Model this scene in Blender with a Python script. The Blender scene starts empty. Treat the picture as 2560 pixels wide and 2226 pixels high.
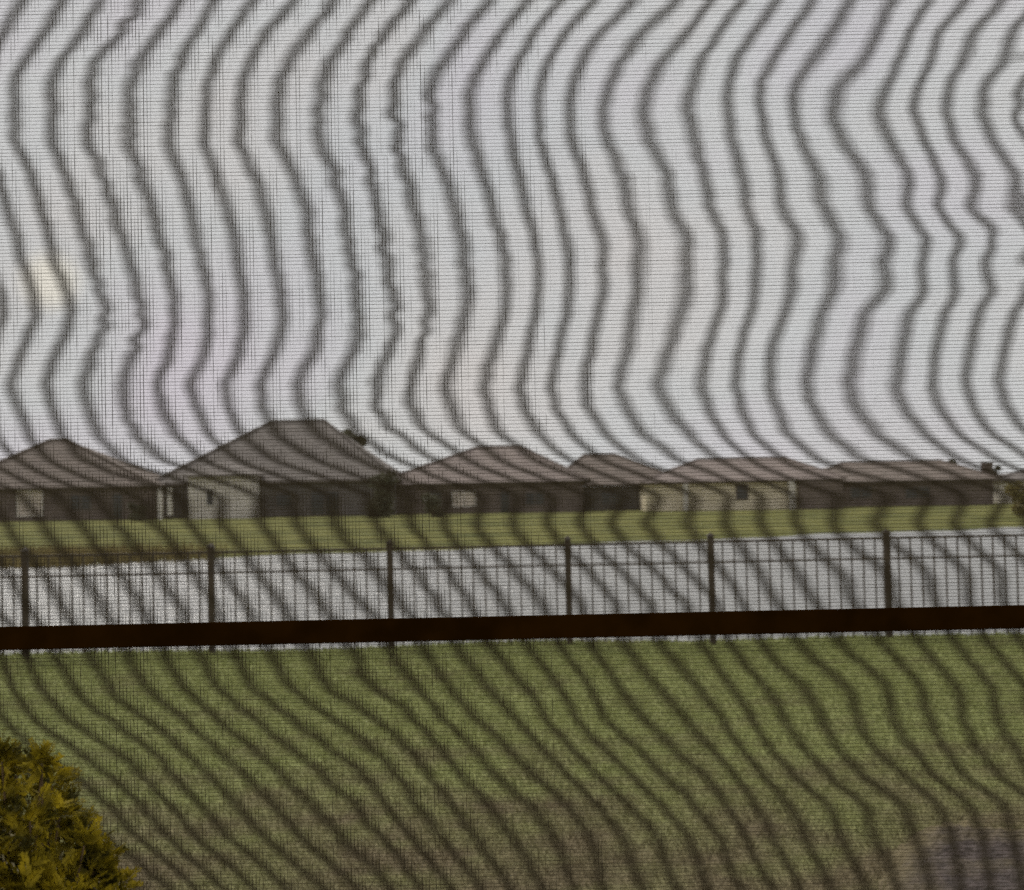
import bpy, bmesh, math, random
import numpy as np
from mathutils import Vector, Matrix
from mathutils.noise import noise as noise3

random.seed(7)
rng = np.random.default_rng(7)
S = bpy.context.scene
C = S.collection
R = math.radians

# ------------------------------------------------------------------ camera
FPX, W, H = 1400.0, 1024, 890
EYE = Vector((0, 0, 1.6))
PITCH, ROLL = R(1.8), R(-1.22)
camd = bpy.data.cameras.new('camera')
cam = bpy.data.objects.new('camera', camd)
C.objects.link(cam)
camd.sensor_width = 36.0
camd.lens = 36.0 * FPX / W
camd.clip_start = 0.05
camd.clip_end = 6000
camd.dof.use_dof = True
camd.dof.focus_distance = 3.0
camd.dof.aperture_fstop = 6.0
CM = Matrix.Rotation(R(90) + PITCH, 4, 'X') @ Matrix.Rotation(ROLL, 4, 'Z')
cam.matrix_world = Matrix.Translation(EYE) @ CM
S.camera = cam

# ------------------------------------------------------------------ light
SUN_AZ, SUN_EL = R(-32), R(48)
sd = Vector((math.sin(SUN_AZ) * math.cos(SUN_EL), math.cos(SUN_AZ) * math.cos(SUN_EL), math.sin(SUN_EL)))
sl = bpy.data.lights.new('sun', 'SUN')
sl.energy = 3.6
sl.angle = R(3.0)
sl.color = (1.0, 0.94, 0.85)
so = bpy.data.objects.new('sun', sl)
so.rotation_euler = sd.to_track_quat('Z', 'Y').to_euler()
so.location = (0, 0, 30)
C.objects.link(so)

w = bpy.data.worlds.new('World')
S.world = w
w.use_nodes = True
nt = w.node_tree
for n in list(nt.nodes):
    nt.nodes.remove(n)
def N(tree, typ, **kw):
    n = tree.nodes.new(typ)
    for k, v in kw.items():
        setattr(n, k, v)
    return n
sky = N(nt, 'ShaderNodeTexSky', sky_type='NISHITA', sun_disc=False, sun_elevation=SUN_EL, sun_rotation=SUN_AZ)
tc = N(nt, 'ShaderNodeTexCoord')
ns = N(nt, 'ShaderNodeTexNoise')
ns.inputs['Scale'].default_value = 5.0
ns.inputs['Detail'].default_value = 5.0
nt.links.new(tc.outputs['Generated'], ns.inputs['Vector'])
rmp = N(nt, 'ShaderNodeValToRGB')
e = rmp.color_ramp.elements
e[0].position, e[0].color = 0.30, (9.2, 8.65, 9.25, 1)
e[1].position, e[1].color = 0.70, (9.5, 9.1, 8.8, 1)
m_ = e.new(0.5); m_.color = (8.9, 9.0, 9.0, 1)
nt.links.new(ns.outputs['Fac'], rmp.inputs['Fac'])
ns2 = N(nt, 'ShaderNodeTexNoise')
ns2.inputs['Scale'].default_value = 3.0
nt.links.new(tc.outputs['Generated'], ns2.inputs['Vector'])
cov = N(nt, 'ShaderNodeMapRange')
cov.inputs['From Min'].default_value = 0.2
cov.inputs['From Max'].default_value = 0.55
cov.inputs['To Min'].default_value = 0.86
cov.inputs['To Max'].default_value = 1.0
nt.links.new(ns2.outputs['Fac'], cov.inputs['Value'])
mx = N(nt, 'ShaderNodeMix', data_type='RGBA')
nt.links.new(cov.outputs['Result'], mx.inputs['Factor'])
nt.links.new(sky.outputs['Color'], mx.inputs['A'])
nt.links.new(rmp.outputs['Color'], mx.inputs['B'])
bgn = N(nt, 'ShaderNodeBackground')
bgn.inputs['Strength'].default_value = 0.10
dvec = N(nt, 'ShaderNodeVectorMath', operation='DISTANCE')          # a small warm gap in the cloud
nrmv = N(nt, 'ShaderNodeVectorMath', operation='NORMALIZE')
nt.links.new(tc.outputs['Generated'], nrmv.inputs[0])
nt.links.new(nrmv.outputs[0], dvec.inputs[0])
dvec.inputs[1].default_value = (CM.to_3x3() @ Vector(((50 - W / 2) / FPX, -(281 - H / 2) / FPX, -1))).normalized()
gap = N(nt, 'ShaderNodeMapRange', interpolation_type='SMOOTHSTEP')
gap.inputs['From Min'].default_value = 0.027
gap.inputs['From Max'].default_value = 0.008
nt.links.new(dvec.outputs['Value'], gap.inputs['Value'])
addc = N(nt, 'ShaderNodeMix', data_type='RGBA', blend_type='ADD')
nt.links.new(gap.outputs['Result'], addc.inputs['Factor'])
nt.links.new(mx.outputs['Result'], addc.inputs['A'])
addc.inputs['B'].default_value = (2.4, 1.9, 0.7, 1)
nt.links.new(addc.outputs['Result'], bgn.inputs['Color'])
wo = N(nt, 'ShaderNodeOutputWorld')
nt.links.new(bgn.outputs['Background'], wo.inputs['Surface'])

S.view_settings.view_transform = 'Standard'
S.view_settings.look = 'None'
S.view_settings.gamma = 1.0
S.view_settings.use_curve_mapping = False
S.view_settings.exposure = 0.87
S.render.engine = 'CYCLES'
S.cycles.use_denoising = False
S.cycles.max_bounces = 6
S.cycles.transparent_max_bounces = 8
S.cycles.filter_width = 1.7

# ------------------------------------------------------------------ helpers
CR = CM.to_3x3()
def ray(px, py):
    return CR @ Vector(((px - W / 2) / FPX, -(py - H / 2) / FPX, -1.0))
def at(px, py, y):                     # the point at distance y in front of the porch seen there
    d = ray(px, py)
    return EYE + d * (y / d.y)
def on_ground(px, py, z=0.0):
    d = ray(px, py)
    return EYE + d * ((z - EYE.z) / d.z)

def tag(o, label=None, cat=None, group=None, kind=None):
    if label: o['label'] = label
    if cat: o['category'] = cat
    if group: o['group'] = group
    if kind: o['kind'] = kind
    return o
def empty(name, loc=(0, 0, 0)):
    o = bpy.data.objects.new(name, None)
    o.location = loc
    o.empty_display_size = 0.2
    C.objects.link(o)
    return o
def link_mesh(name, me, mat, parent=None):
    o = bpy.data.objects.new(name, me)
    if mat: me.materials.append(mat)
    C.objects.link(o)
    if parent:
        o.parent = parent
        o.matrix_parent_inverse = Matrix.Translation(-parent.location)
    return o
def mesh_np(name, verts, quads, mat, parent=None, smooth=False):
    verts = np.asarray(verts, np.float32).reshape(-1, 3)
    quads = np.asarray(quads, np.int32)
    k = quads.shape[1]
    me = bpy.data.meshes.new(name)
    me.vertices.add(len(verts))
    me.vertices.foreach_set('co', verts.ravel())
    me.loops.add(quads.size)
    me.loops.foreach_set('vertex_index', quads.ravel())
    me.polygons.add(len(quads))
    me.polygons.foreach_set('loop_start', np.arange(0, quads.size, k, dtype=np.int32))
    if smooth:
        me.polygons.foreach_set('use_smooth', np.ones(len(quads), bool))
    me.update(calc_edges=True)
    return link_mesh(name, me, mat, parent)
class MB:
    def __init__(self):
        self.v, self.f = [], []
    def add(self, vs, fs):
        b = len(self.v)
        self.v += [tuple(v) for v in vs]
        self.f += [tuple(i + b for i in f) for f in fs]
        return self
    def box(self, x0, x1, y0, y1, z0, z1):
        vs = [(x, y, z) for z in (z0, z1) for y in (y0, y1) for x in (x0, x1)]
        return self.add(vs, [(0, 2, 3, 1), (4, 5, 7, 6), (0, 1, 5, 4), (2, 6, 7, 3), (0, 4, 6, 2), (1, 3, 7, 5)])
    def tube(self, pts, radii, n=6):
        rings = []
        for i, p in enumerate(pts):
            a = Vector(pts[min(i + 1, len(pts) - 1)]) - Vector(pts[max(i - 1, 0)])
            a.normalize()
            u = a.orthogonal().normalized(); v = a.cross(u)
            rings.append([Vector(p) + (u * math.cos(t) + v * math.sin(t)) * radii[i] for t in [2 * math.pi * k / n for k in range(n)]])
        vs = [q for r in rings for q in r]
        fs = []
        for i in range(len(pts) - 1):
            for k in range(n):
                fs.append((i * n + k, i * n + (k + 1) % n, (i + 1) * n + (k + 1) % n, (i + 1) * n + k))
        fs.append(tuple(range(n - 1, -1, -1)))
        fs.append(tuple((len(pts) - 1) * n + k for k in range(n)))
        return self.add(vs, fs)
    def build(self, name, mat, parent=None, smooth=False, bevel=0):
        me = bpy.data.meshes.new(name)
        me.from_pydata(self.v, [], self.f)
        if bevel:
            bm = bmesh.new(); bm.from_mesh(me)
            bmesh.ops.bevel(bm, geom=bm.edges[:], offset=bevel, segments=2, affect='EDGES')
            bm.to_mesh(me); bm.free()
        me.update()
        if smooth:
            for p in me.polygons: p.use_smooth = True
        return link_mesh(name, me, mat, parent)

# ------------------------------------------------------------------ materials
def mat(name, col, rough=0.8, col2=None, scale=5.0, bump=0.0, bscale=40.0, spec=0.3, metallic=0.0, trans=0.0, stretch=None, lo=0.35, hi=0.65):
    m = bpy.data.materials.new(name)
    m.use_nodes = True
    t = m.node_tree
    b = t.nodes['Principled BSDF']
    b.inputs['Roughness'].default_value = rough
    b.inputs['Metallic'].default_value = metallic
    b.inputs['Specular IOR Level'].default_value = spec
    b.inputs['Base Color'].default_value = (*col, 1)
    tcn = N(t, 'ShaderNodeTexCoord')
    src = tcn.outputs['Object']
    if stretch:
        mp = N(t, 'ShaderNodeMapping')
        mp.inputs['Scale'].default_value = stretch
        t.links.new(src, mp.inputs['Vector'])
        src = mp.outputs['Vector']
    colout = None
    if col2:
        nz = N(t, 'ShaderNodeTexNoise')
        nz.inputs['Scale'].default_value = scale
        nz.inputs['Detail'].default_value = 6.0
        t.links.new(src, nz.inputs['Vector'])
        cr = N(t, 'ShaderNodeValToRGB')
        cr.color_ramp.elements[0].position = lo
        cr.color_ramp.elements[1].position = hi
        cr.color_ramp.elements[0].color = (*col, 1)
        cr.color_ramp.elements[1].color = (*col2, 1)
        t.links.new(nz.outputs['Fac'], cr.inputs['Fac'])
        colout = cr.outputs['Color']
        t.links.new(colout, b.inputs['Base Color'])
    if bump:
        nz2 = N(t, 'ShaderNodeTexNoise')
        nz2.inputs['Scale'].default_value = bscale
        nz2.inputs['Detail'].default_value = 4.0
        t.links.new(src, nz2.inputs['Vector'])
        bp = N(t, 'ShaderNodeBump')
        bp.inputs['Strength'].default_value = bump
        bp.inputs['Distance'].default_value = 0.05
        t.links.new(nz2.outputs['Fac'], bp.inputs['Height'])
        t.links.new(bp.outputs['Normal'], b.inputs['Normal'])
    if trans:
        tr = N(t, 'ShaderNodeBsdfTranslucent')
        tr.inputs['Color'].default_value = (*col, 1)
        if colout: t.links.new(colout, tr.inputs['Color'])
        ms = N(t, 'ShaderNodeMixShader')
        ms.inputs['Fac'].default_value = trans
        t.links.new(b.outputs['BSDF'], ms.inputs[1])
        t.links.new(tr.outputs['BSDF'], ms.inputs[2])
        t.links.new(ms.outputs['Shader'], t.nodes['Material Output'].inputs['Surface'])
    return m

M = {}
M['rail'] = mat('bronze_paint', (0.0065, 0.0027, 0.0001), 0.7, col2=(0.0110, 0.0044, 0.0004), scale=12, spec=0.0)
M['tape'] = mat('screen_yarn', (0.018, 0.013, 0.006), 0.85, col2=(0.028, 0.022, 0.012), scale=30, spec=0.1)
M['iron'] = mat('fence_paint', (0.030, 0.021, 0.016), 0.5, col2=(0.05, 0.034, 0.024), scale=9)
M['roof_brown'] = mat('roof_brown', (0.115, 0.095, 0.082), 0.85, col2=(0.19, 0.155, 0.135), scale=1.6, bump=0.6, bscale=8, stretch=(1, 1, 4))
M['roof_grey'] = mat('roof_grey', (0.120, 0.106, 0.097), 0.85, col2=(0.195, 0.175, 0.162), scale=1.4, bump=0.6, bscale=8, stretch=(1, 1, 4))
M['roof_mauve'] = mat('roof_mauve', (0.17, 0.138, 0.127), 0.85, col2=(0.25, 0.208, 0.19), scale=1.2, bump=0.6, bscale=8, stretch=(1, 1, 4))
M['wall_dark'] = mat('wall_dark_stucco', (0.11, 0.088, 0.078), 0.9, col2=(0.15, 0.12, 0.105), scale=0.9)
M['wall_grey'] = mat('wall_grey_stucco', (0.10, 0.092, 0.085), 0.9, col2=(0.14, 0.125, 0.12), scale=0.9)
M['wall_pale'] = mat('wall_pale_stucco', (0.50, 0.46, 0.40), 0.9, col2=(0.62, 0.58, 0.52), scale=0.7)
M['wall_cream'] = mat('wall_cream_stucco', (0.58, 0.51, 0.36), 0.9, col2=(0.68, 0.60, 0.46), scale=0.7)
M['trim'] = mat('trim_paint', (0.55, 0.52, 0.46), 0.6, col2=(0.62, 0.58, 0.52), scale=3)
M['trim_dark'] = mat('fascia_paint', (0.11, 0.09, 0.08), 0.6, col2=(0.14, 0.115, 0.10), scale=3)
M['pane'] = mat('window_pane', (0.02, 0.022, 0.025), 0.12, col2=(0.03, 0.032, 0.034), scale=2, spec=0.5)
M['blind'] = mat('pale_blind', (0.52, 0.45, 0.38), 0.8, col2=(0.62, 0.54, 0.46), scale=2)
M['bark'] = mat('bark', (0.10, 0.062, 0.035), 0.9, col2=(0.16, 0.10, 0.055), scale=20, bump=0.5)
M['leaf_gold'] = mat('conifer_leaf', (0.032, 0.028, 0.003), 0.6, col2=(0.30, 0.225, 0.010), scale=20, spec=0.1, trans=0.45, lo=0.40, hi=0.68)
M['stem'] = mat('shrub_stem', (0.035, 0.020, 0.008), 0.9, col2=(0.07, 0.042, 0.016), scale=30)
M['leaf_dark'] = mat('tree_leaf', (0.050, 0.054, 0.032), 0.6, col2=(0.105, 0.105, 0.065), scale=1.2, trans=0.3)
M['leaf_olive'] = mat('bush_leaf', (0.10, 0.09, 0.02), 0.6, col2=(0.24, 0.19, 0.06), scale=1.5, trans=0.35)
M['reed'] = mat('reed_blade', (0.13, 0.105, 0.035), 0.7, col2=(0.24, 0.19, 0.08), scale=0.6, trans=0.3)
M['mulch'] = mat('mulch', (0.036, 0.028, 0.027), 0.95, col2=(0.088, 0.070, 0.068), scale=14, bump=0.8, bscale=30)
M['twig'] = mat('dry_twig', (0.40, 0.34, 0.30), 0.8, col2=(0.5, 0.44, 0.4), scale=20)

# water
wm = bpy.data.materials.new('pond_water'); wm.use_nodes = True
t = wm.node_tree; b = t.nodes['Principled BSDF']
b.inputs['Base Color'].default_value = (0.28, 0.285, 0.28, 1)
b.inputs['Roughness'].default_value = 0.30
b.inputs['IOR'].default_value = 1.33
tcn = N(t, 'ShaderNodeTexCoord'); mp = N(t, 'ShaderNodeMapping')
mp.inputs['Scale'].default_value = (0.55, 1.6, 1.0)
nz = N(t, 'ShaderNodeTexNoise'); nz.inputs['Scale'].default_value = 2.2; nz.inputs['Detail'].default_value = 5.0
bp = N(t, 'ShaderNodeBump'); bp.inputs['Strength'].default_value = 1.0; bp.inputs['Distance'].default_value = 0.35
t.links.new(tcn.outputs['Object'], mp.inputs['Vector']); t.links.new(mp.outputs['Vector'], nz.inputs['Vector'])
t.links.new(nz.outputs['Fac'], bp.inputs['Height']); t.links.new(bp.outputs['Normal'], b.inputs['Normal'])
M['water'] = wm

# ground: green lawn, worn dry towards the porch, yellow-green far bank, muddy pond bed
gm = bpy.data.materials.new('lawn_ground'); gm.use_nodes = True
t = gm.node_tree; b = t.nodes['Principled BSDF']
b.inputs['Roughness'].default_value = 0.95; b.inputs['Specular IOR Level'].default_value = 0.1
tcn = N(t, 'ShaderNodeTexCoord')
sep = N(t, 'ShaderNodeSeparateXYZ'); t.links.new(tcn.outputs['Object'], sep.inputs[0])
def noise(scale, detail=5.0, st=None):
    n = N(t, 'ShaderNodeTexNoise'); n.inputs['Scale'].default_value = scale; n.inputs['Detail'].default_value = detail
    if st:
        q = N(t, 'ShaderNodeMapping'); q.inputs['Scale'].default_value = st
        t.links.new(tcn.outputs['Object'], q.inputs['Vector']); t.links.new(q.outputs['Vector'], n.inputs['Vector'])
    else:
        t.links.new(tcn.outputs['Object'], n.inputs['Vector'])
    return n.outputs['Fac']
def ramp(fac, p0, c0, p1, c1):
    r = N(t, 'ShaderNodeValToRGB')
    r.color_ramp.elements[0].position = p0; r.color_ramp.elements[0].color = (*c0, 1)
    r.color_ramp.elements[1].position = p1; r.color_ramp.elements[1].color = (*c1, 1)
    t.links.new(fac, r.inputs['Fac']); return r.outputs['Color']
def rng_(v, a, b_, c=0.0, d=1.0):
    r = N(t, 'ShaderNodeMapRange'); r.inputs['From Min'].default_value = a; r.inputs['From Max'].default_value = b_
    r.inputs['To Min'].default_value = c; r.inputs['To Max'].default_value = d
    t.links.new(v, r.inputs['Value']); return r.outputs['Result']
def math_(op, a, b_):
    r = N(t, 'ShaderNodeMath', operation=op)
    for i, v in enumerate((a, b_)):
        if isinstance(v, (int, float)): r.inputs[i].default_value = v
        else: t.links.new(v, r.inputs[i])
    return r.outputs[0]
def mixc(f, a, b_):
    r = N(t, 'ShaderNodeMix', data_type='RGBA')
    t.links.new(f, r.inputs['Factor']); t.links.new(a, r.inputs['A']); t.links.new(b_, r.inputs['B'])
    return r.outputs['Result']
fine = noise(34, 6); mid = noise(2.2, 5); big = noise(0.55, 4)
green = ramp(fine, 0.3, (0.142, 0.165, 0.055), 0.72, (0.28, 0.300, 0.115))
dry = ramp(fine, 0.3, (0.085, 0.070, 0.038), 0.72, (0.20, 0.165, 0.098))
far = ramp(noise(0.28, 9), 0.3, (0.070, 0.080, 0.022), 0.7, (0.185, 0.18, 0.055))
wear = math_('ADD', rng_(sep.outputs['Y'], 9.6, 5.2, 0, 1), math_('MULTIPLY', math_('SUBTRACT', mid, 0.5), 1.6))
wear = math_('ADD', wear, math_('MULTIPLY', math_('SUBTRACT', big, 0.5), 1.2))
wr = rng_(wear, 0.05, 1.0, 0, 1)
c1 = mixc(wr, green, dry)
c2 = mixc(rng_(sep.outputs['Y'], 19, 22), c1, far)
t.links.new(c2, b.inputs['Base Color'])
bp = N(t, 'ShaderNodeBump'); bp.inputs['Strength'].default_value = 0.6; bp.inputs['Distance'].default_value = 0.05
t.links.new(fine, bp.inputs['Height']); t.links.new(bp.outputs['Normal'], b.inputs['Normal'])
M['ground'] = gm
# blades of the lawn share the same wear
bmn = bpy.data.materials.new('lawn_blade'); bmn.use_nodes = True
t = bmn.node_tree; b = t.nodes['Principled BSDF']
b.inputs['Roughness'].default_value = 0.7; b.inputs['Specular IOR Level'].default_value = 0.15
tcn = N(t, 'ShaderNodeTexCoord')
sep = N(t, 'ShaderNodeSeparateXYZ'); t.links.new(tcn.outputs['Object'], sep.inputs[0])
fine = noise(9, 4); mid = noise(2.2, 5); big = noise(0.55, 4)
green = ramp(fine, 0.3, (0.168, 0.195, 0.065), 0.7, (0.31, 0.33, 0.130))
dry = ramp(fine, 0.3, (0.10, 0.084, 0.045), 0.7, (0.21, 0.175, 0.105))
wear = math_('ADD', rng_(sep.outputs['Y'], 9.6, 5.2, 0, 1), math_('MULTIPLY', math_('SUBTRACT', mid, 0.5), 1.6))
wear = math_('ADD', wear, math_('MULTIPLY', math_('SUBTRACT', big, 0.5), 1.2))
c1 = mixc(rng_(wear, 0.05, 1.0, 0, 1), green, dry)
t.links.new(c1, b.inputs['Base Color'])
tr = N(t, 'ShaderNodeBsdfTranslucent'); t.links.new(c1, tr.inputs['Color'])
ms = N(t, 'ShaderNodeMixShader'); ms.inputs['Fac'].default_value = 0.4
t.links.new(b.outputs['BSDF'], ms.inputs[1]); t.links.new(tr.outputs['BSDF'], ms.inputs[2])
t.links.new(ms.outputs['Shader'], t.nodes['Material Output'].inputs['Surface'])
M['blade'] = bmn

# ------------------------------------------------------------------ ground and water
WZ = -0.9
def shore(x):                          # far water edge
    return np.clip(61 + x * 0.42, 30, 110) + 0.8 * np.sin(x * 0.5) + 0.5 * np.sin(x * 1.3 + 1)
def far_level(x):
    return np.clip(-0.30 - x * 0.0075, -0.72, 0.25)
def gz(x, y):
    x = np.asarray(x, float); y = np.asarray(y, float)
    lawn = 0.012 * np.sin(x * 1.7 + y) + 0.012 * np.sin(y * 2.3 - x)
    drop = np.clip((y - 14.55) / 1.6, 0, 1)
    z = lawn * (1 - drop) - 1.5 * drop
    sh = shore(x)
    up = np.clip((y - (sh - 4)) / 4.0, 0, 1)           # from the pond bed to the water's edge
    up2 = np.clip((y - sh) / np.maximum(98 - sh, 8), 0, 1)
    zf = -1.5 + 0.62 * up
    fl = far_level(x)
    zf = np.where(y > sh, -0.88 + (fl + 0.88) * (up2 ** 0.8), zf)
    return np.where(y > 20, zf, z)
xs = np.unique(np.concatenate([np.linspace(-1500, -90, 16), np.linspace(-90, -9, 82), np.linspace(-9, 9, 73), np.linspace(9, 90, 82), np.linspace(90, 1500, 16)]))
ys = np.unique(np.concatenate([np.linspace(-60, 4, 14), np.linspace(4, 14.5, 40), np.linspace(14.5, 20, 24), np.linspace(20, 115, 130), np.linspace(115, 2500, 24)]))
gx, gy = np.meshgrid(xs, ys)
gv = np.stack([gx, gy, gz(gx, gy)], -1).reshape(-1, 3)
nx = len(xs)
ii, jj = np.meshgrid(np.arange(nx - 1), np.arange(len(ys) - 1))
a = (jj * nx + ii).ravel()
gq = np.stack([a, a + 1, a + nx + 1, a + nx], -1)
tag(mesh_np('ground', gv, gq, M['ground'], smooth=True), kind='structure')
tag(MB().add([(-140, 14.9, WZ), (140, 14.9, WZ), (140, 125, WZ), (-140, 125, WZ)], [(0, 1, 2, 3)]).build('pond_water', M['water']), kind='structure')

# lawn blades
def blades(name, mtl, n, x0, x1, y0, y1, h0, h1, wd, lean=0.5, zf=None, xfun=None):
    y = y0 + (y1 - y0) * rng.random(n)
    half = y * 0.40 + 0.3
    x = (x0 + (x1 - x0) * rng.random(n)) if xfun is None else (rng.random(n) * 2 - 1) * half
    z = gz(x, y) - 0.005
    h = h0 + (h1 - h0) * rng.random(n)
    a_ = rng.random(n) * 2 * np.pi
    wv = wd * (0.6 + 0.8 * rng.random(n)) * (y / 8 if xfun is not None else 1)
    dx, dy = np.cos(a_) * wv, np.sin(a_) * wv
    lx, ly = (rng.random(n) - .5) * 2 * lean * h, (rng.random(n) - .5) * 2 * lean * h
    v = np.stack([np.stack([x - dx, y - dy, z], -1), np.stack([x + dx, y + dy, z], -1), np.stack([x + lx, y + ly, z + h], -1)], 1)
    return mesh_np(name, v.reshape(-1, 3), np.arange(n * 3).reshape(-1, 3), mtl)
tag(blades('lawn_grass', M['blade'], 150000, 0, 0, 5.2, 14.6, 0.02, 0.055, 0.004, 0.9, xfun=1),
    'short patchy lawn grass, green by the fence and dry in the foreground', 'grass', kind='stuff')

# mulch bed at the lower right
mp_ = [(868, 905), (885, 858), (905, 838), (935, 828), (965, 824), (1000, 832), (1060, 838), (1130, 850), (1120, 1000), (880, 1000)]
pl = [on_ground(*p) for p in mp_]
cx = sum(p.x for p in pl) / len(pl); cy = sum(p.y for p in pl) / len(pl)
vs, fs = [(cx, cy, 0.075)], []
K = 120
rim = []
for k in range(K):
    f = k / K * len(pl); i = int(f); u = f - i
    p = pl[i].lerp(pl[(i + 1) % len(pl)], u)
    rim.append(p)
NR = 40
for r_ in range(1, NR + 1):
    q = r_ / NR
    for k in range(K):
        n_ = noise3(Vector((rim[k].x * 3.1, rim[k].y * 3.1, 1.0)))
        x = cx + (rim[k].x - cx) * q * (1 + .22 * n_ * q); y = cy + (rim[k].y - cy) * q * (1 + .22 * n_ * q)
        z = 0.06 * (1 - q ** 3) + 0.022 * noise3(Vector((x * 14, y * 14, 3.0))) + .018 * noise3(Vector((x * 31, y * 31, 7.0))) + (-0.05 if r_ == NR else 0.0)
        vs.append((x, y, z))
for k in range(K):
    fs.append((0, 1 + k, 1 + (k + 1) % K))
for r_ in range(NR - 1):
    for k in range(K):
        a0 = 1 + r_ * K + k; a1 = 1 + r_ * K + (k + 1) % K
        fs.append((a0, a0 + K, a1 + K, a1))
mb_ = tag(MB().add(vs, fs).build('mulch_bed', M['mulch'], smooth=True), kind='structure')
at_ = mb_.data.attributes.new('soil', 'FLOAT', 'POINT')              # lawn soil mixed into the bed's ragged rim
at_.data.foreach_set('value', [0.0] + [max(0.0, min(1.0, (r_ / NR - .30) / .6)) for r_ in range(1, NR + 1) for k in range(K)])
t = M['mulch'].node_tree; b = t.nodes['Principled BSDF']
an_ = N(t, 'ShaderNodeAttribute', attribute_name='soil')
tcn = N(t, 'ShaderNodeTexCoord')
sm = math_('ADD', an_.outputs['Fac'], math_('MULTIPLY', math_('SUBTRACT', noise(2.6, 7), .5), 2.0))
old = b.inputs['Base Color'].links[0].from_socket
soilc = ramp(noise(20, 5), .3, (.095, .076, .038), .72, (.20, .165, .09))
t.links.new(mixc(rng_(sm, .1, .9), old, soilc), b.inputs['Base Color'])

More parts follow.
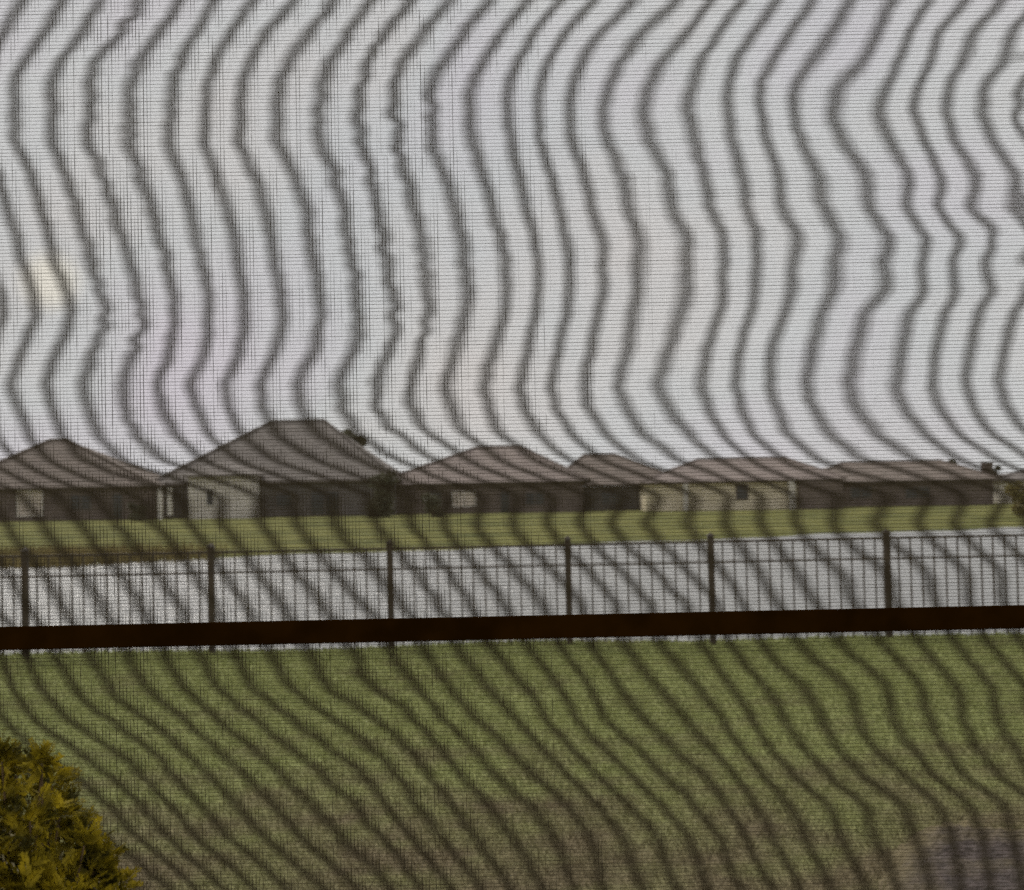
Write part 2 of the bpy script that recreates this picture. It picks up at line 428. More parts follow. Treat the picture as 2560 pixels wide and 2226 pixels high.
# ------------------------------------------------------------------ houses beyond the pond
def house(label, x0, x1, r0, r1, y_ridge, y_eave, y_base, D, depth, roofm, wallm, items=(), trim='trim_dark', group=None):
    """x0,x1 eave ends; r0,r1 ridge ends; y_* picture rows of ridge, eave and foot; D metres to the front wall"""
    xm = (x0 + x1) / 2
    foot = at(xm, y_base, D)
    root = empty('house', (foot.x, D, foot.z))
    ze = at(xm, y_eave, D - .5).z
    zb = foot.z - 0.6
    xa, xb = at(x0, y_eave, D - .5).x, at(x1, y_eave, D - .5).x
    zr = at((r0 + r1) / 2, y_ridge, D + depth / 2).z
    ra, rb = at(r0, y_ridge, D + depth / 2).x, at(r1, y_ridge, D + depth / 2).x
    ya, yb, ym = D - .5, D + depth + .5, D + depth / 2
    if rb - ra < .05: rb = ra + .05
    rf = MB()
    rf.add([(xa, ya, ze), (xb, ya, ze), (xb, yb, ze), (xa, yb, ze), (ra, ym, zr), (rb, ym, zr),
            (xa + .06, ya + .06, ze - .18), (xb - .06, ya + .06, ze - .18), (xb - .06, yb - .06, ze - .18), (xa + .06, yb - .06, ze - .18)],
           [(0, 1, 5, 4), (1, 2, 5), (2, 3, 4, 5), (3, 0, 4), (6, 9, 8, 7), (0, 6, 7, 1), (1, 7, 8, 2), (2, 8, 9, 3), (3, 9, 6, 0)])
    roof = rf.build('roof', roofm, root)
    # ridge and hip caps
    cp = MB()
    for p, q in (((ra, ym, zr), (rb, ym, zr)), ((xa, ya, ze), (ra, ym, zr)), ((xb, ya, ze), (rb, ym, zr))):
        if (Vector(p) - Vector(q)).length > .3:
            cp.tube([Vector(p) + Vector((0, 0, .03)), Vector(q) + Vector((0, 0, .03))], [.11, .11], 6)
    cp.build('ridge_cap', roofm, roof)
    gt = MB().box(xa, xb, ya - .1, ya - .002, ze - .14, ze - .02)
    gt.build('gutter', M[trim], roof)
    wl = MB().box(xa + .5, xb - .5, D, D + depth, zb, ze - .19)
    wall = wl.build('wall', wallm, root)
    for it in items:
        k = it[0]
        if k in ('window', 'door', 'blind'):
            _, px0, px1, py0, py1 = it
            a0, a1 = at(px0, py1, D), at(px1, py0, D)
            nm = 'door' if k == 'door' else 'window'
            fr = MB()
            w_ = .09
            fr.box(a0.x, a1.x, D - .07, D - .003, a1.z - w_, a1.z).box(a0.x, a1.x, D - .07, D - .003, a0.z, a0.z + w_)
            fr.box(a0.x, a0.x + w_, D - .07, D - .003, a0.z + w_, a1.z - w_).box(a1.x - w_, a1.x, D - .07, D - .003, a0.z + w_, a1.z - w_)
            if a1.x - a0.x > 1.6:
                mxx = (a0.x + a1.x) / 2
                fr.box(mxx - .04, mxx + .04, D - .065, D - .004, a0.z + w_, a1.z - w_)
            f = fr.build(nm, M['trim'] if k == 'blind' else M['trim_dark'], root)
            MB().box(a0.x + w_, a1.x - w_, D - .03, D - .004, a0.z + w_, a1.z - w_).build('pane', M['blind'] if k == 'blind' else M['pane'], f)
        elif k == 'panel':                                    # paler stretch of wall standing a little forward
            _, px0, px1, py0, py1, mt, dd = it
            a0, a1 = at(px0, py1, D - dd), at(px1, py0, D - dd)
            MB().box(a0.x, a1.x, D - dd, D - .005, a0.z - .5, min(a1.z, ze - .2)).build('wing_wall', mt, root)
        elif k == 'post':
            _, px0, px1, py0, py1, dd = it
            a0, a1 = at(px0, py1, D - dd), at(px1, py0, D - dd)
            MB().box(a0.x, a1.x, D - dd, D - dd + .4, a0.z - .4, a1.z).build('porch_post', M['trim'], root)
        elif k == 'chimney':
            _, px0, px1, py0, py1, dy = it
            a0, a1 = at(px0, py1, D + dy), at(px1, py0, D + dy)
            MB().box(a0.x, a1.x, D + dy, D + dy + .8, a0.z - .8, a1.z).box(a0.x - .08, a1.x + .08, D + dy - .08, D + dy + .88, a1.z, a1.z + .12).build('chimney', wallm, roof)
        elif k == 'wing':                                     # hipped wing in front, with its own wall and roof
            _, px0, px1, pr, pyr, pye, pyb, dd, mt, rm, subs = it
            Dw = D - dd
            z_e = at((px0 + px1) / 2, pye, Dw).z; z_r = at(pr, pyr, Dw + dd * .5).z
            wa, wb, wr = at(px0, pye, Dw).x, at(px1, pye, Dw).x, at(pr, pyr, Dw + dd * .5).x
            fz = at((px0 + px1) / 2, pyb, Dw).z - .5
            MB().box(wa + .3, wb - .3, Dw, D - .006, fz, z_e - .15).build('wing_wall', mt, root)
            MB().add([(wa, Dw - .4, z_e), (wb, Dw - .4, z_e), (wb, D + 3, z_e), (wa, D + 3, z_e), (wr, Dw + dd * .5, z_r), (wr, D + 3, z_r),
                      (wa + .05, Dw - .35, z_e - .15), (wb - .05, Dw - .35, z_e - .15), (wb - .05, D + 3, z_e - .15), (wa + .05, D + 3, z_e - .15)],
                     [(0, 1, 4), (1, 2, 5, 4), (3, 0, 4, 5), (2, 3, 5), (6, 9, 8, 7), (0, 6, 7, 1), (1, 7, 8, 2), (3, 9, 6, 0), (2, 8, 9, 3)]).build('wing_roof', rm, root)
            for (q0, q1, q2, q3) in subs:
                a0, a1 = at(q0, q3, Dw), at(q1, q2, Dw)
                f = MB().box(a0.x - .08, a1.x + .08, Dw - .05, Dw - .003, a0.z - .08, a1.z + .08).build('window', M['trim'], root)
                MB().box(a0.x, a1.x, Dw - .07, Dw - .051, a0.z, a1.z).build('pane', M['pane'], f)
    tag(root, label, 'house', group)
    return root
G = 'houses along the far bank of the pond'
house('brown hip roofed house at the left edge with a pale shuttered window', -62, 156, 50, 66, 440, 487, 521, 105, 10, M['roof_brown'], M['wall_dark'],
      [('blind', 17, 43, 490, 517), ('window', 70, 92, 494, 511), ('door', 112, 123, 493, 520), ('post', 158, 161.5, 488, 522, 1.5), ('post', 167.5, 171, 488, 510, 1.5)], group=G)
house('tallest house, grey hip roof with a pale lower wing on its left side', 149, 398, 272, 324, 421, 481, 519, 108, 13, M['roof_grey'], M['wall_grey'],
      [('wing', 184, 254, 219, 461, 475, 519, 4.0, M['wall_pale'], M['roof_grey'], [(207, 213, 490, 505)]),
       ('window', 275, 293, 492, 508), ('window', 310, 340, 490, 516)], group=G)
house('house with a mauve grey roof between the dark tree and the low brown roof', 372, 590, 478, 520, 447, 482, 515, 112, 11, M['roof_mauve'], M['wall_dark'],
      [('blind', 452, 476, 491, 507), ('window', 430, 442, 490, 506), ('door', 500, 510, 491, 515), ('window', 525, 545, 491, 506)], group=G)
house('low brown roofed house left of the cream walled one', 546, 690, 584, 614, 455, 484, 514, 116, 10, M['roof_brown'], M['wall_grey'],
      [('window', 600, 622, 491, 506), ('window', 640, 656, 491, 505)], group=G)
house('house with a cream wall, one dark window and a long pinkish roof', 640, 846, 698, 784, 459, 480, 511, 110, 11, M['roof_mauve'], M['wall_cream'],
      [('window', 736, 748, 484, 500), ('post', 790, 795, 480, 511, .9), ('post', 684, 688, 484, 511, .9),
       ('panel', 800, 842, 470, 509, M['wall_dark'], .5)], group=G)
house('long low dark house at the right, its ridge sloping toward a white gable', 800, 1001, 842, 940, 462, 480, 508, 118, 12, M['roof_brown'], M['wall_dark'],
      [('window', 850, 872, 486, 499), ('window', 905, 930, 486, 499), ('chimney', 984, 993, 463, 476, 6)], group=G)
house('small white walled outbuilding at the right edge behind the golden bush', 996, 1060, 1024, 1030, 470, 479, 503, 126, 7, M['roof_grey'], M['wall_pale'],
      [('window', 1010, 1016, 485, 494)], group=G)

# ------------------------------------------------------------------ trees and bushes far off
def foliage(name, mtl, centres, n, leaf, parent):
    cen = np.array([c[0] for c in centres], float); rad = np.array([c[1] for c in centres], float)
    k = rng.integers(0, len(cen), n)
    d = rng.normal(size=(n, 3)); d /= np.linalg.norm(d, axis=1)[:, None]
    p = cen[k] + d * (rng.random(n) ** 0.45)[:, None] * rad[k]
    a_ = rng.normal(size=(n, 3)); a_ /= np.linalg.norm(a_, axis=1)[:, None]
    c_ = np.cross(a_, rng.normal(size=(n, 3))); c_ /= np.linalg.norm(c_, axis=1)[:, None]
    s = (leaf * (0.6 + 0.8 * rng.random(n)))[:, None]
    v = np.stack([p - a_ * s, p + c_ * s * .45, p + a_ * s, p - c_ * s * .45], 1)
    return mesh_np(name, v.reshape(-1, 3), np.arange(n * 4).reshape(-1, 4), mtl, parent)
def tree(name, label, cat, px, y_top, y_base, wpx, D, mtl, n=2600, clumps=12, leaf=.22, trunk=.16, group=None, low=.25):
    b0 = at(px, y_base, D); t0 = at(px, y_top, D)
    z0 = float(gz(b0.x, D)) if y_base > 470 else b0.z
    h = t0.z - z0; wd = wpx / FPX * D / 2
    root = empty(name, (b0.x, D, z0))
    cs = []
    for i in range(clumps):
        u = low + (1 - low) * (i + .5) / clumps
        sp = wd * math.sin(math.pi * min(1, .25 + .75 * (1 - abs(u - .55)))) * .75
        an = random.random() * 6.28
        r_ = wd * (.30 + .25 * random.random())
        cs.append(((b0.x + sp * .8 * math.cos(an), D + sp * .8 * math.sin(an), z0 + h * u * .93), (r_, r_, r_ * .75)))
    foliage('crown', mtl, cs, n, leaf, root)
    tk = MB().tube([(b0.x, D, z0 - .3), (b0.x + .1, D, z0 + h * .4), (b0.x, D, z0 + h * .8)], [trunk, trunk * .7, trunk * .3], 7)
    for i in range(5):
        c = cs[(i * 2 + 1) % len(cs)][0]
        tk.tube([(b0.x + .05, D, z0 + h * (.3 + .08 * i)), c], [trunk * .35, trunk * .12], 5)
    tk.build('trunk', M['bark'], root, smooth=True)
    return tag(root, label, cat, group)
tree('tree', 'grey green tree standing behind the right slope of the tallest roof', 'tree', 351, 429, 500, 44, 132, M['leaf_dark'], 5200, 20, .26, low=.3)
tree('bush', 'tall loose dark bush at the right end of the tallest house', 'bush', 384, 474, 518, 40, 101, M['leaf_dark'], 1700, 14, .2, .07, low=.05)
tree('tree', 'tiny dark treetop showing above the long low roof, left one of two', 'tree', 951, 457, 500, 15, 138, M['leaf_dark'], 900, 8, .25)
tree('tree', 'tiny dark treetop beside the chimney near the right edge', 'tree', 996, 464, 500, 13, 140, M['leaf_dark'], 800, 8, .25)
tree('bush', 'golden olive bush at the right edge before the white outbuilding', 'bush', 1028, 484, 514, 54, 84, M['leaf_olive'], 2600, 12, .15, .06, low=.1)
tree('bush', 'low dark bush at the foot of the mauve roofed house', 'bush', 432, 494, 519, 34, 98, M['leaf_dark'], 1100, 9, .14, .05, low=.1)
tree('bush', 'dark rounded bush before the wall of the leftmost house', 'bush', 138, 503, 522, 26, 99, M['leaf_dark'], 900, 8, .13, .05, low=.1)

# brown reeds along the far shore, left
n = 22000
x = -40 + 30 * rng.random(n); y = shore(x) - 2.2 + rng.random(n) * 5.0
keep = rng.random(n) < np.clip((-11.5 - x) / 5, 0, 1) * np.clip((y - shore(x) + 3.0) / 4, .15, 1)
x, y = x[keep], y[keep]; n = len(x)
z = np.maximum(gz(x, y), WZ) - .03; h = .3 + .5 * rng.random(n)
an = rng.random(n) * 6.28; ww = .02 + .02 * rng.random(n)
v = np.stack([np.stack([x - ww * np.cos(an), y - ww * np.sin(an), z], -1), np.stack([x + ww * np.cos(an), y + ww * np.sin(an), z], -1),
              np.stack([x + (rng.random(n) - .5) * .4, y + (rng.random(n) - .5) * .4, z + h], -1)], 1)
tag(mesh_np('reeds', v.reshape(-1, 3), np.arange(n * 3).reshape(-1, 3), M['reed']), 'brownish reeds fringing the far shore at the left', 'reeds', kind='stuff')

# ------------------------------------------------------------------ fence between the lawn and the pond
FY = 14.25
fence = empty('fence', (0, FY, 0))
tag(fence, 'dark metal picket fence with double top rail between lawn and pond', 'fence')
post_px = [-150, 25, 211, 390, 568, 711, 887, 1064, 1240]
px_x = [at(p, 560, FY).x for p in post_px]
ZT = at(512, 545, FY).z
zrails = [(ZT - .022, ZT), (ZT - .225, ZT - .207), (.075, .1)]
for xp in px_x:
    MB().box(xp - .031, xp + .031, FY - .031, FY + .031, -.05, ZT + .05).add(
        [(xp - .038, FY - .045, ZT + .05), (xp + .038, FY - .045, ZT + .05), (xp + .038, FY + .045, ZT + .05), (xp - .038, FY + .045, ZT + .05), (xp, FY, ZT + .085)],
        [(0, 3, 2, 1), (0, 1, 4), (1, 2, 4), (2, 3, 4), (3, 0, 4)]).build('post', M['iron'], fence)
for a0, a1 in zip(px_x[:-1], px_x[1:]):
    for z0, z1 in zrails[::-1]:
        panel = MB().box(a0 + .032, a1 - .032, FY - .018, FY + .018, z0, z1).build('rail', M['iron'], fence)
    k = max(2, round((a1 - a0) / .118))
    for i in range(1, k):
        xx = a0 + (a1 - a0) * i / k
        if -6.1 < xx < 6.1:
            wv = .007
            MB().box(xx - wv, xx + wv, FY - wv, FY + wv, .03, ZT - .001 + .0).build('picket', M['iron'], panel)

# ------------------------------------------------------------------ golden shrub on this side of the screen
SY = 2.25
sx = at(-5, 900, SY)
shrub = empty('shrub', (sx.x, SY, 0))
tag(shrub, 'golden green feathery shrub at the lower left in front of the screen', 'shrub')
def P(px, py, dy=0.0):
    return at(px, py, SY + dy)
clumps = []
for (px, py, r_) in [(16, 776, 22), (52, 786, 20), (-20, 800, 40), (30, 822, 38), (60, 816, 20), (5, 860, 55), (70, 850, 36), (94, 868, 26), (104, 892, 32), (60, 905, 55),
                     (10, 930, 70), (-60, 880, 70), (100, 940, 50), (30, 990, 90), (-60, 990, 90), (84, 846, 16), (42, 764, 10), (2, 762, 14)]:
    for q in range(2):
        clumps.append((P(px, py, random.uniform(-.12, .12)), r_ / FPX * SY))
lv, lf = [], []
tw = MB()
base = Vector((sx.x, SY, 0))
for c, r_ in clumps:
    hub = base + Vector((random.uniform(-.04, .04), random.uniform(-.04, .04), random.uniform(.35, .75)))
    hub.y += .10
    tw.tube([base + Vector((random.uniform(-.02, .02), random.uniform(-.02, .02), .02)), hub, hub.lerp(c, .6) + Vector((0, 0, -.02)), c], [.008, .005, .003, .0015], 5)
    ns_ = int(27 * (r_ / .05) ** 1.5) + 11
    for s in range(ns_):
        d = Vector((random.gauss(0, 1), random.gauss(0, 1), random.gauss(.35, 1))).normalized()
        p0 = c + d * r_ * random.random() ** .6 * .8
        dr = (d * .7 + Vector((random.gauss(0, .5), random.gauss(0, .5), random.gauss(.3, .4)))).normalized()
        L = random.uniform(.022, .044)
        side = dr.orthogonal().normalized()
        side = Matrix.Rotation(random.random() * 6.28, 3, dr) @ side
        nl = 9
        curve = Vector((0, 0, -.25))
        for i in range(nl):
            u = (i + .5) / nl
            q = p0 + dr * L * u + curve * L * u * u * .5
            for sg in (-1, 1):
                ax = (dr * .75 + side * sg * .7 + Vector((random.gauss(0, .15), random.gauss(0, .15), random.gauss(0, .15)))).normalized()
                l_ = random.uniform(.008, .016) * (1.1 - .6 * u)
                wv = dr.cross(side) * .1 * l_ + side * .0
                nrm = ax.cross(dr.cross(side)).normalized() * l_ * .24
                b0 = len(lv)
                lv += [q, q + ax * l_ * .5 + nrm + wv, q + ax * l_, q + ax * l_ * .5 - nrm - wv]
                lf.append((b0, b0 + 1, b0 + 2, b0 + 3))
mesh_np('foliage', [tuple(v) for v in lv], lf, M['leaf_gold'], shrub)
tw.build('stem', M['stem'], shrub, smooth=True)

# ------------------------------------------------------------------ porch screen: frame, rail and two layers of woven tape
# Rows traced along the moire: Q = quarter-picture units (4.026 per render pixel); k is the fold number of the outer layer against the inner
ROWS = [
 (0,   -2, [-60, 90, 240, 395, 560, 720, 860, 1020, 1185, 1355, 1500, 1655, 1805, 1970, 2130, 2255, 2395, 2545, 2720, 2860, 2985, 3120, 3260, 3420, 3600, 3740, 3890, 4040, 4190]),
 (130, -1, [10, 180, 330, 485, 635, 785, 930, 1075, 1250, 1400, 1545, 1695, 1860, 2020, 2158, 2281, 2411, 2570, 2770, 2890, 3030, 3180, 3350, 3540, 3665, 3775, 3915, 4080]),
 (250, -1, [-50, 95, 240, 390, 562, 718, 857, 1000, 1155, 1322, 1482, 1612, 1785, 1945, 2093, 2213, 2335, 2490, 2670, 2820, 2960, 3110, 3255, 3470, 3610, 3750, 3870, 4040]),
 (350, -1, [-80, 60, 205, 357, 520, 685, 825, 965, 1110, 1285, 1450, 1590, 1742, 1895, 2052, 2168, 2296, 2452, 2610, 2785, 2930, 3055, 3200, 3365, 3570, 3695, 3815, 3960]),
 (450, -1, [-80, 65, 210, 360, 515, 690, 825, 965, 1110, 1285, 1440, 1580, 1728, 1885, 2045, 2160, 2286, 2421, 2601, 2771, 2926, 3061, 3191, 3346, 3551, 3686, 3811, 3951, 4111]),
 (570, -1, [-80, 52, 200, 345, 505, 677, 827, 968, 1112, 1290, 1450, 1590, 1732, 1892, 2050, 2170, 2298, 2450, 2620, 2800, 2950, 3085, 3225, 3395, 3600, 3735, 3850, 4000, 4150]),
 (710, -1, [-5, 128, 268, 412, 565, 733, 872, 1022, 1176, 1347, 1498, 1628, 1788, 1952, 2103, 2225, 2354, 2500, 2683, 2838, 2992, 3135, 3290, 3485, 3663, 3783, 3925, 4101]),
 (840, -1, [25, 157, 307, 465, 622, 767, 910, 1055, 1228, 1383, 1520, 1658, 1826, 1986, 2120, 2255, 2380, 2520, 2708, 2858, 3005, 3138, 3298, 3500, 3650, 3775, 3898, 4075]),
 (960, -1, [65, 193, 337, 495, 648, 792, 942, 1090, 1245, 1403, 1548, 1697, 1850, 2020, 2156, 2276, 2431, 2571, 2776, 2916, 3051, 3216, 3373, 3591, 3741, 3871, 4041, 4180]),
 (1060, -1, [88, 218, 362, 520, 668, 812, 957, 1108, 1260, 1417, 1562, 1708, 1860, 2034, 2166, 2286, 2426, 2561, 2771, 2911, 3041, 3196, 3361, 3561, 3711, 3841, 3971, 4105]),
 (1170, -2, [5, 122, 255, 395, 550, 692, 840, 975, 1132, 1290, 1435, 1581, 1716, 1875, 2045, 2166, 2286, 2431, 2566, 2771, 2911, 3036, 3191, 3361, 3576, 3721, 3846, 4001, 4140]),
 (1260, -2, [20, 145, 285, 425, 575, 700, 840, 975, 1140, 1290, 1440, 1590, 1720, 1865, 2040, 2153, 2281, 2406, 2551, 2749, 2896, 3011, 3151, 3309, 3489, 3664, 3799, 3934, 4085]),
 (1400, -2, [-25, 95, 240, 380, 540, 680, 825, 960, 1110, 1265, 1415, 1565, 1690, 1830, 1990, 2131, 2256, 2381, 2526, 2701, 2851, 2981, 3106, 3276, 3446, 3631, 3761, 3911, 4041]),
 (1550, -1, [45, 180, 320, 480, 640, 770, 905, 1050, 1195, 1370, 1520, 1640, 1785, 1945, 2096, 2221, 2351, 2481, 2631, 2826, 2956, 3091, 3236, 3421, 3611, 3751, 3886, 4021]),
 (1650, -1, [75, 202, 350, 510, 660, 800, 930, 1075, 1220, 1395, 1530, 1660, 1810, 1960, 2121, 2246, 2371, 2511, 2691, 2851, 2981, 3121, 3271, 3451, 3651, 3781, 3921, 4061]),
 (1750, -2, [-25, 105, 240, 390, 560, 710, 840, 965, 1115, 1275, 1450, 1590, 1730, 1870, 2010, 2171, 2301, 2441, 2581, 2781, 2911, 3031, 3171, 3341, 3531, 3731, 3861, 3991, 4141]),
 (1856, -3, [-50, 70, 195, 330, 485, 660, 820, 965, 1115, 1280, 1440, 1612, 1745, 1880, 2015, 2155, 2305, 2430, 2570, 2720, 2900, 3020, 3155, 3305, 3480, 3690, 3890, 4030, 4160]),
 (1995, -5, [-40, 90, 235, 370, 550, 715, 885, 1050, 1195, 1335, 1490, 1650, 1815, 1955, 2090, 2230, 2375, 2515, 2660, 2795, 2935, 3065, 3200, 3385, 3590, 3735, 3885, 4060]),
 (2105, -5, [20, 165, 315, 465, 620, 755, 885, 1045, 1185, 1340, 1510, 1645, 1780, 1910, 2060, 2195, 2330, 2455, 2590, 2770, 2915, 3050, 3193, 3350, 3520, 3700, 3835, 3975, 4115]),
 (2185, -6, [-50, 70, 215, 375, 530, 690, 820, 950, 1110, 1240, 1390, 1568, 1700, 1820, 1962, 2115, 2250, 2385, 2507, 2648, 2818, 2965, 3105, 3255, 3410, 3600, 3765, 3910, 4050]),
 (2300, -6, [35, 165, 310, 470, 630, 775, 890, 1035, 1190, 1335, 1500, 1675, 1805, 1930, 2072, 2235, 2370, 2505, 2635, 2760, 2905, 3060, 3205, 3375, 3560, 3730, 3890, 4030]),
 (2430, -7, [-40, 105, 240, 390, 560, 715, 865, 975, 1130, 1300, 1460, 1625, 1770, 1890, 2030, 2180, 2340, 2485, 2620, 2760, 2895, 2985, 3135, 3285, 3430, 3600, 3766, 3905, 4040]),
 (2590, -8, [-10, 85, 195, 330, 490, 640, 788, 925, 1065, 1215, 1405, 1565, 1690, 1828, 1958, 2112, 2246, 2366, 2506, 2655, 2832, 2938, 3070, 3210, 3378, 3552, 3703, 3843, 3978, 4115]),
 (2760, -9, [-50, 42, 155, 290, 430, 580, 725, 865, 1002, 1165, 1310, 1495, 1675, 1800, 1960, 2110, 2240, 2370, 2480, 2640, 2808, 2950, 3080, 3230, 3400, 3570, 3710, 3855, 3990, 4130]),
 (2898, -9, [20, 140, 270, 435, 595, 735, 870, 1030, 1175, 1340, 1520, 1670, 1790, 1930, 2090, 2190, 2330, 2440, 2600, 2755, 2905, 3030, 3155, 3305, 3450, 3600, 3755, 3885, 4015, 4150]),
 (3010, -10, [-20, 130, 290, 435, 590, 720, 870, 1015, 1165, 1320, 1480, 1640, 1775, 1905, 2045, 2190, 2300, 2430, 2560, 2715, 2860, 2975, 3090, 3240, 3370, 3520, 3680, 3805, 3930, 4085]),
 (3120, -10, [110, 285, 440, 575, 695, 845, 980, 1130, 1310, 1455, 1600, 1730, 1850, 1990, 2150, 2285, 2400, 2540, 2660, 2840, 2960, 3070, 3190, 3330, 3460, 3640, 3760, 3880, 4020, 4140]),
 (3240, -10, [270, 430, 560, 690, 810, 960, 1100, 1250, 1440, 1560, 1680, 1820, 1960, 2120, 2280, 2400, 2520, 2660, 2790, 2925, 3040, 3175, 3330, 3480, 3640, 3780, 3905, 4050]),
 (3370, -10, [430, 560, 680, 790, 920, 1060, 1200, 1360, 1550, 1650, 1770, 1910, 2060, 2230, 2380, 2510, 2650, 2770, 2900, 3000, 3110, 3240, 3385, 3520, 3680, 3830, 3950, 4080]),
 (3585, -10, [690, 790, 910, 1020, 1150, 1310, 1440, 1580, 1690, 1820, 1940, 2060, 2190, 2320, 2430, 2590, 2730, 2850, 2990, 3120, 3220, 3360, 3490, 3610, 3760, 3870, 3985, 4110]),
]
QS = 2061 / 1280 * 2.5
def fold_number(px, py):
    """moire fold number at picture position arrays (px per column, py per row) -> 2D array"""
    X = px * QS; Y = np.clip(py * QS, ROWS[0][0], ROWS[-1][0])
    tab = []
    for yq, k0, lst in ROWS:
        l = np.array(lst, float); k = k0 + np.arange(len(l))
        d0 = 145.0; 
        l = np.concatenate([l[0] - d0 * np.arange(12, 0, -1), l, l[-1] + 135.0 * np.arange(1, 12)])
        k = np.concatenate([k[0] - np.arange(12, 0, -1), k, k[-1] + np.arange(1, 12)])
        ph = np.interp(X, l, k)
        w5 = np.ones(7) / 7
        tab.append(np.convolve(np.pad(ph, 3, mode='edge'), w5, 'valid'))
    tab = np.array(tab); yr = np.array([r[0] for r in ROWS], float)
    out = np.zeros((len(Y), len(X)))
    for j, yv in enumerate(Y):
        acc = 0; wt = 0
        for dyy, g in ((-16, .25), (0, .5), (16, .25)):
            yy = min(max(yv + dyy, yr[0]), yr[-1])
            i = min(np.searchsorted(yr, yy, 'right') - 1, len(yr) - 2)
            u = (yy - yr[i]) / (yr[i + 1] - yr[i])
            acc = acc + g * (tab[i] * (1 - u) + tab[i + 1] * u); wt += g
        out[j] = acc / wt
    return out

YA, YB = 3.0, 3.0012
PITCHT = 0.0015
X0, X1, Z0, Z1 = -1.28, 1.28, 0.60, 2.76
nxg, nzg = 220, 240
gxs = np.linspace(X0, X1, nxg); gzs = np.linspace(Z0, Z1, nzg)
# picture position of each grid node of the inner layer (to look up the traced folds)
RT = np.array(CR.transposed())
ph = np.zeros((nzg, nxg))
pxx = np.arange(-130, 1160, 4.0); pyy = np.arange(-60, 960, 4.0)
FN = fold_number(pxx, pyy)
gX, gZ = np.meshgrid(gxs, gzs)
dv = np.stack([gX, np.full_like(gX, YA), gZ - EYE.z], -1) @ RT.T
PX = W / 2 + FPX * dv[..., 0] / -dv[..., 2]; PY = H / 2 - FPX * dv[..., 1] / -dv[..., 2]
fx = np.clip((PX - pxx[0]) / 4.0, 0, len(pxx) - 1.001); fy = np.clip((PY - pyy[0]) / 4.0, 0, len(pyy) - 1.001)
ix, iy = fx.astype(int), fy.astype(int); ux, uy = fx - ix, fy - iy
ph = FN[iy, ix] * (1 - ux) * (1 - uy) + FN[iy, ix + 1] * ux * (1 - uy) + FN[iy + 1, ix] * (1 - ux) * uy + FN[iy + 1, ix + 1] * ux * uy
STR = np.exp(-((PX - 128) / 42) ** 2) + np.exp(-((PX - 385) / 48) ** 2)          # looser woven strips
jx = rng.normal(size=(nzg, 33))
jx = np.stack([np.interp(np.linspace(0, 32, nxg), np.arange(33), q) for q in jx])
jr = jx.copy(); jr[1:] += .6 * jx[:-1]; jr[:-1] += .6 * jx[1:]
slow = np.array([[noise3(Vector((a * 5, b_ * 7, 0))) for a in gxs] for b_ in gzs])
for bx_, by_, ba_, br_ in ((1030, 203, -.55, 12), (1030, 58, -.5, 12), (1026, 272, -.4, 12), (1022, 120, .3, 14), (1000, 240, .25, 12)):   # puckers at the right edge
    ph = ph + ba_ * np.exp(-((PX - bx_) / br_) ** 2 - ((PY - by_) / (br_ * .8)) ** 2)
ph = ph + jr * (.018 + .028 * STR) + .08 * slow
TA, TB = 0.27, 0.62                    # tape widths as a share of the pitch
uA = gX / PITCHT
uB = uA + ph + (TB + 1 - TA) / 2       # thread number of the outer layer at the same sight line
screen = empty('porch_screen', (0, 3.0, 0))
tag(screen, 'brown framed double mesh porch screen with wavy moire bands filling the view', 'screen')
def ribbons(cl, cr, zz, y):
    """cl, cr: (threads, rows) left and right edges"""
    nth, nr = cl.shape
    zt = np.broadcast_to(zz, cl.shape)
    v = np.stack([np.stack([cl, np.full_like(cl, y), zt], -1), np.stack([cr, np.full_like(cr, y), zt], -1)], 2)
    idx = np.arange(nth * nr * 2).reshape(nth, nr, 2)
    q = np.stack([idx[:, :-1, 0], idx[:, :-1, 1], idx[:, 1:, 1], idx[:, 1:, 0]], -1).reshape(-1, 4)
    return v.reshape(-1, 3), q
n0, n1 = int(math.ceil(uB[:, 0].max())) + 1, int(uB[:, -1].min()) - 1
nn = np.arange(n0, n1)
cl = np.zeros((len(nn), nzg)); cr_ = np.zeros_like(cl)
for j in range(nzg):
    cl[:, j] = np.interp(nn, uB[j], gxs) * YB / YA
    cr_[:, j] = np.interp(nn + TB, uB[j], gxs) * YB / YA
zzB = EYE.z + (gzs - EYE.z) * YB / YA
vB, qB = ribbons(cl, cr_, zzB[None, :], YB)
mesh_np('outer_mesh', vB, qB, M['tape'], screen)
# inner layer: fine warp and weft with a heavier slubby thread every fifth
vv, qq, off = [], [], 0
na = np.arange(int(X0 / PITCHT) + 1, int(X1 / PITCHT))
a0 = np.stack([na * PITCHT, na * PITCHT], 1).astype(float); a1 = a0 + TA * PITCHT
v1, q1 = ribbons(a0, a1, np.array([Z0, Z1])[None, :], YA)
vv.append(v1); qq.append(q1 + off); off += len(v1)
def slub(n_, m, lo, hi, amp, K_=22):
    base_ = rng.random((n_, 1)) * amp
    kn = rng.random((n_, K_))
    xq = np.linspace(0, K_ - 1, m)
    wv = np.array([np.interp(xq, np.arange(K_), kn[i]) for i in range(n_)])
    return lo + (hi - lo) * np.clip(base_ + wv * (1 - amp), 0, 1) ** 1.5
HEAVY = 0.0075
nh = np.arange(int(X0 / HEAVY) + 1, int(X1 / HEAVY))
m = 40
zz = np.linspace(Z0, Z1, m)
wv = slub(len(nh), m, .0006, .0010, .2)
hp = W / 2 + FPX * nh * HEAVY / YA
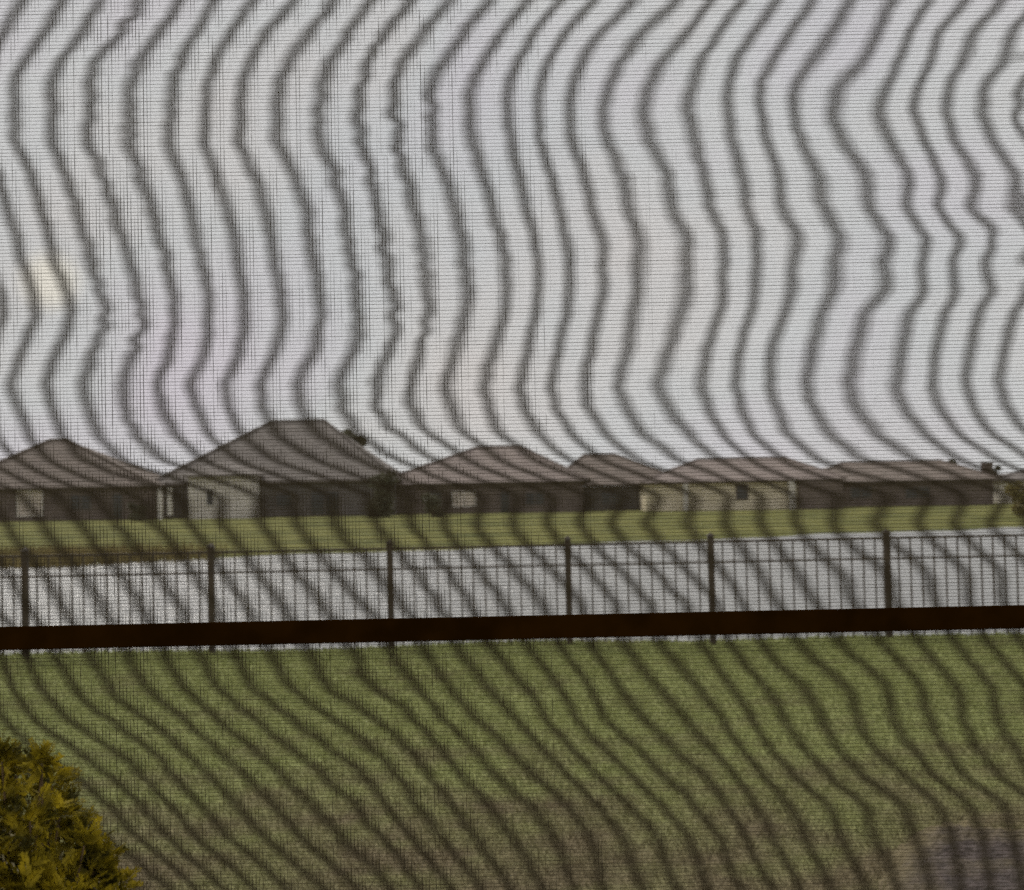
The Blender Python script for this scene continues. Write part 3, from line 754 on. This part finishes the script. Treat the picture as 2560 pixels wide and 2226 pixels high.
fade = np.clip(.55 - .47 * np.clip((hp - 430) / 300, 0, 1) + .38 * np.exp(-((hp - 128) / 60) ** 2) + .38 * np.exp(-((hp - 385) / 65) ** 2), .04, 1.1)[:, None]
wv = wv * fade
xc = (nh * HEAVY)[:, None] + rng.normal(0, .0002, (len(nh), 1)) + np.zeros((1, m))
v1, q1 = ribbons(xc - wv / 2, xc + wv / 2, zz[None, :], YA - .0006)
vv.append(v1); qq.append(q1 + off); off += len(v1)
def hribbons(zc, wv, y):
    nth, m_ = wv.shape
    xx = np.broadcast_to(np.linspace(X0, X1, m_)[None, :], wv.shape)
    zc = np.broadcast_to(zc, wv.shape)
    v = np.stack([np.stack([xx, np.full_like(xx, y), zc - wv / 2], -1), np.stack([xx, np.full_like(xx, y), zc + wv / 2], -1)], 2)
    idx = np.arange(nth * m_ * 2).reshape(nth, m_, 2)
    q = np.stack([idx[:, :-1, 0], idx[:, 1:, 0], idx[:, 1:, 1], idx[:, :-1, 1]], -1).reshape(-1, 4)
    return v.reshape(-1, 3), q
nf = np.arange(int(Z0 / PITCHT) + 1, int(Z1 / PITCHT))
v1, q1 = hribbons((nf * PITCHT)[:, None], np.full((len(nf), 2), .00012), YA - .0003)
vv.append(v1); qq.append(q1 + off); off += len(v1)
nh = np.arange(int(Z0 / HEAVY) + 1, int(Z1 / HEAVY))
wv = slub(len(nh), 60, .0006, .0013, .2)
zc = (nh * HEAVY)[:, None] + rng.normal(0, .0003, (len(nh), 1)) + 0.0006 * np.sin(np.linspace(0, 9, 60))[None, :]
v1, q1 = hribbons(zc, wv, YA - .0009)
vv.append(v1); qq.append(q1 + off); off += len(v1)
mesh_np('inner_mesh', np.concatenate(vv), np.concatenate(qq), M['tape'], screen)
rl0, rl1 = at(512, 639.2, 2.965).z, at(512, 617.0, 2.965).z
MB().box(X0 + .001, X1 - .001, 2.965, 2.995, rl0, rl1).build('rail', M['rail'], screen, bevel=.002)
for nm, bx in (('frame_post', (X0 - .06, X0, 2.96, 3.04, 0, Z1 + .06)), ('frame_post', (X1, X1 + .06, 2.96, 3.04, 0, Z1 + .06)),
               ('frame_beam', (X0 + .001, X1 - .001, 2.96, 3.04, Z1, Z1 + .06)), ('frame_beam', (X0 + .001, X1 - .001, 2.96, 3.04, Z0 - .06, Z0))):
    MB().box(*bx).build(nm, M['rail'], screen, bevel=.003)
MB().box(X0 + .001, X1 - .001, 2.985, 3.015, .02, Z0 - .061).build('kick_panel', M['rail'], screen)
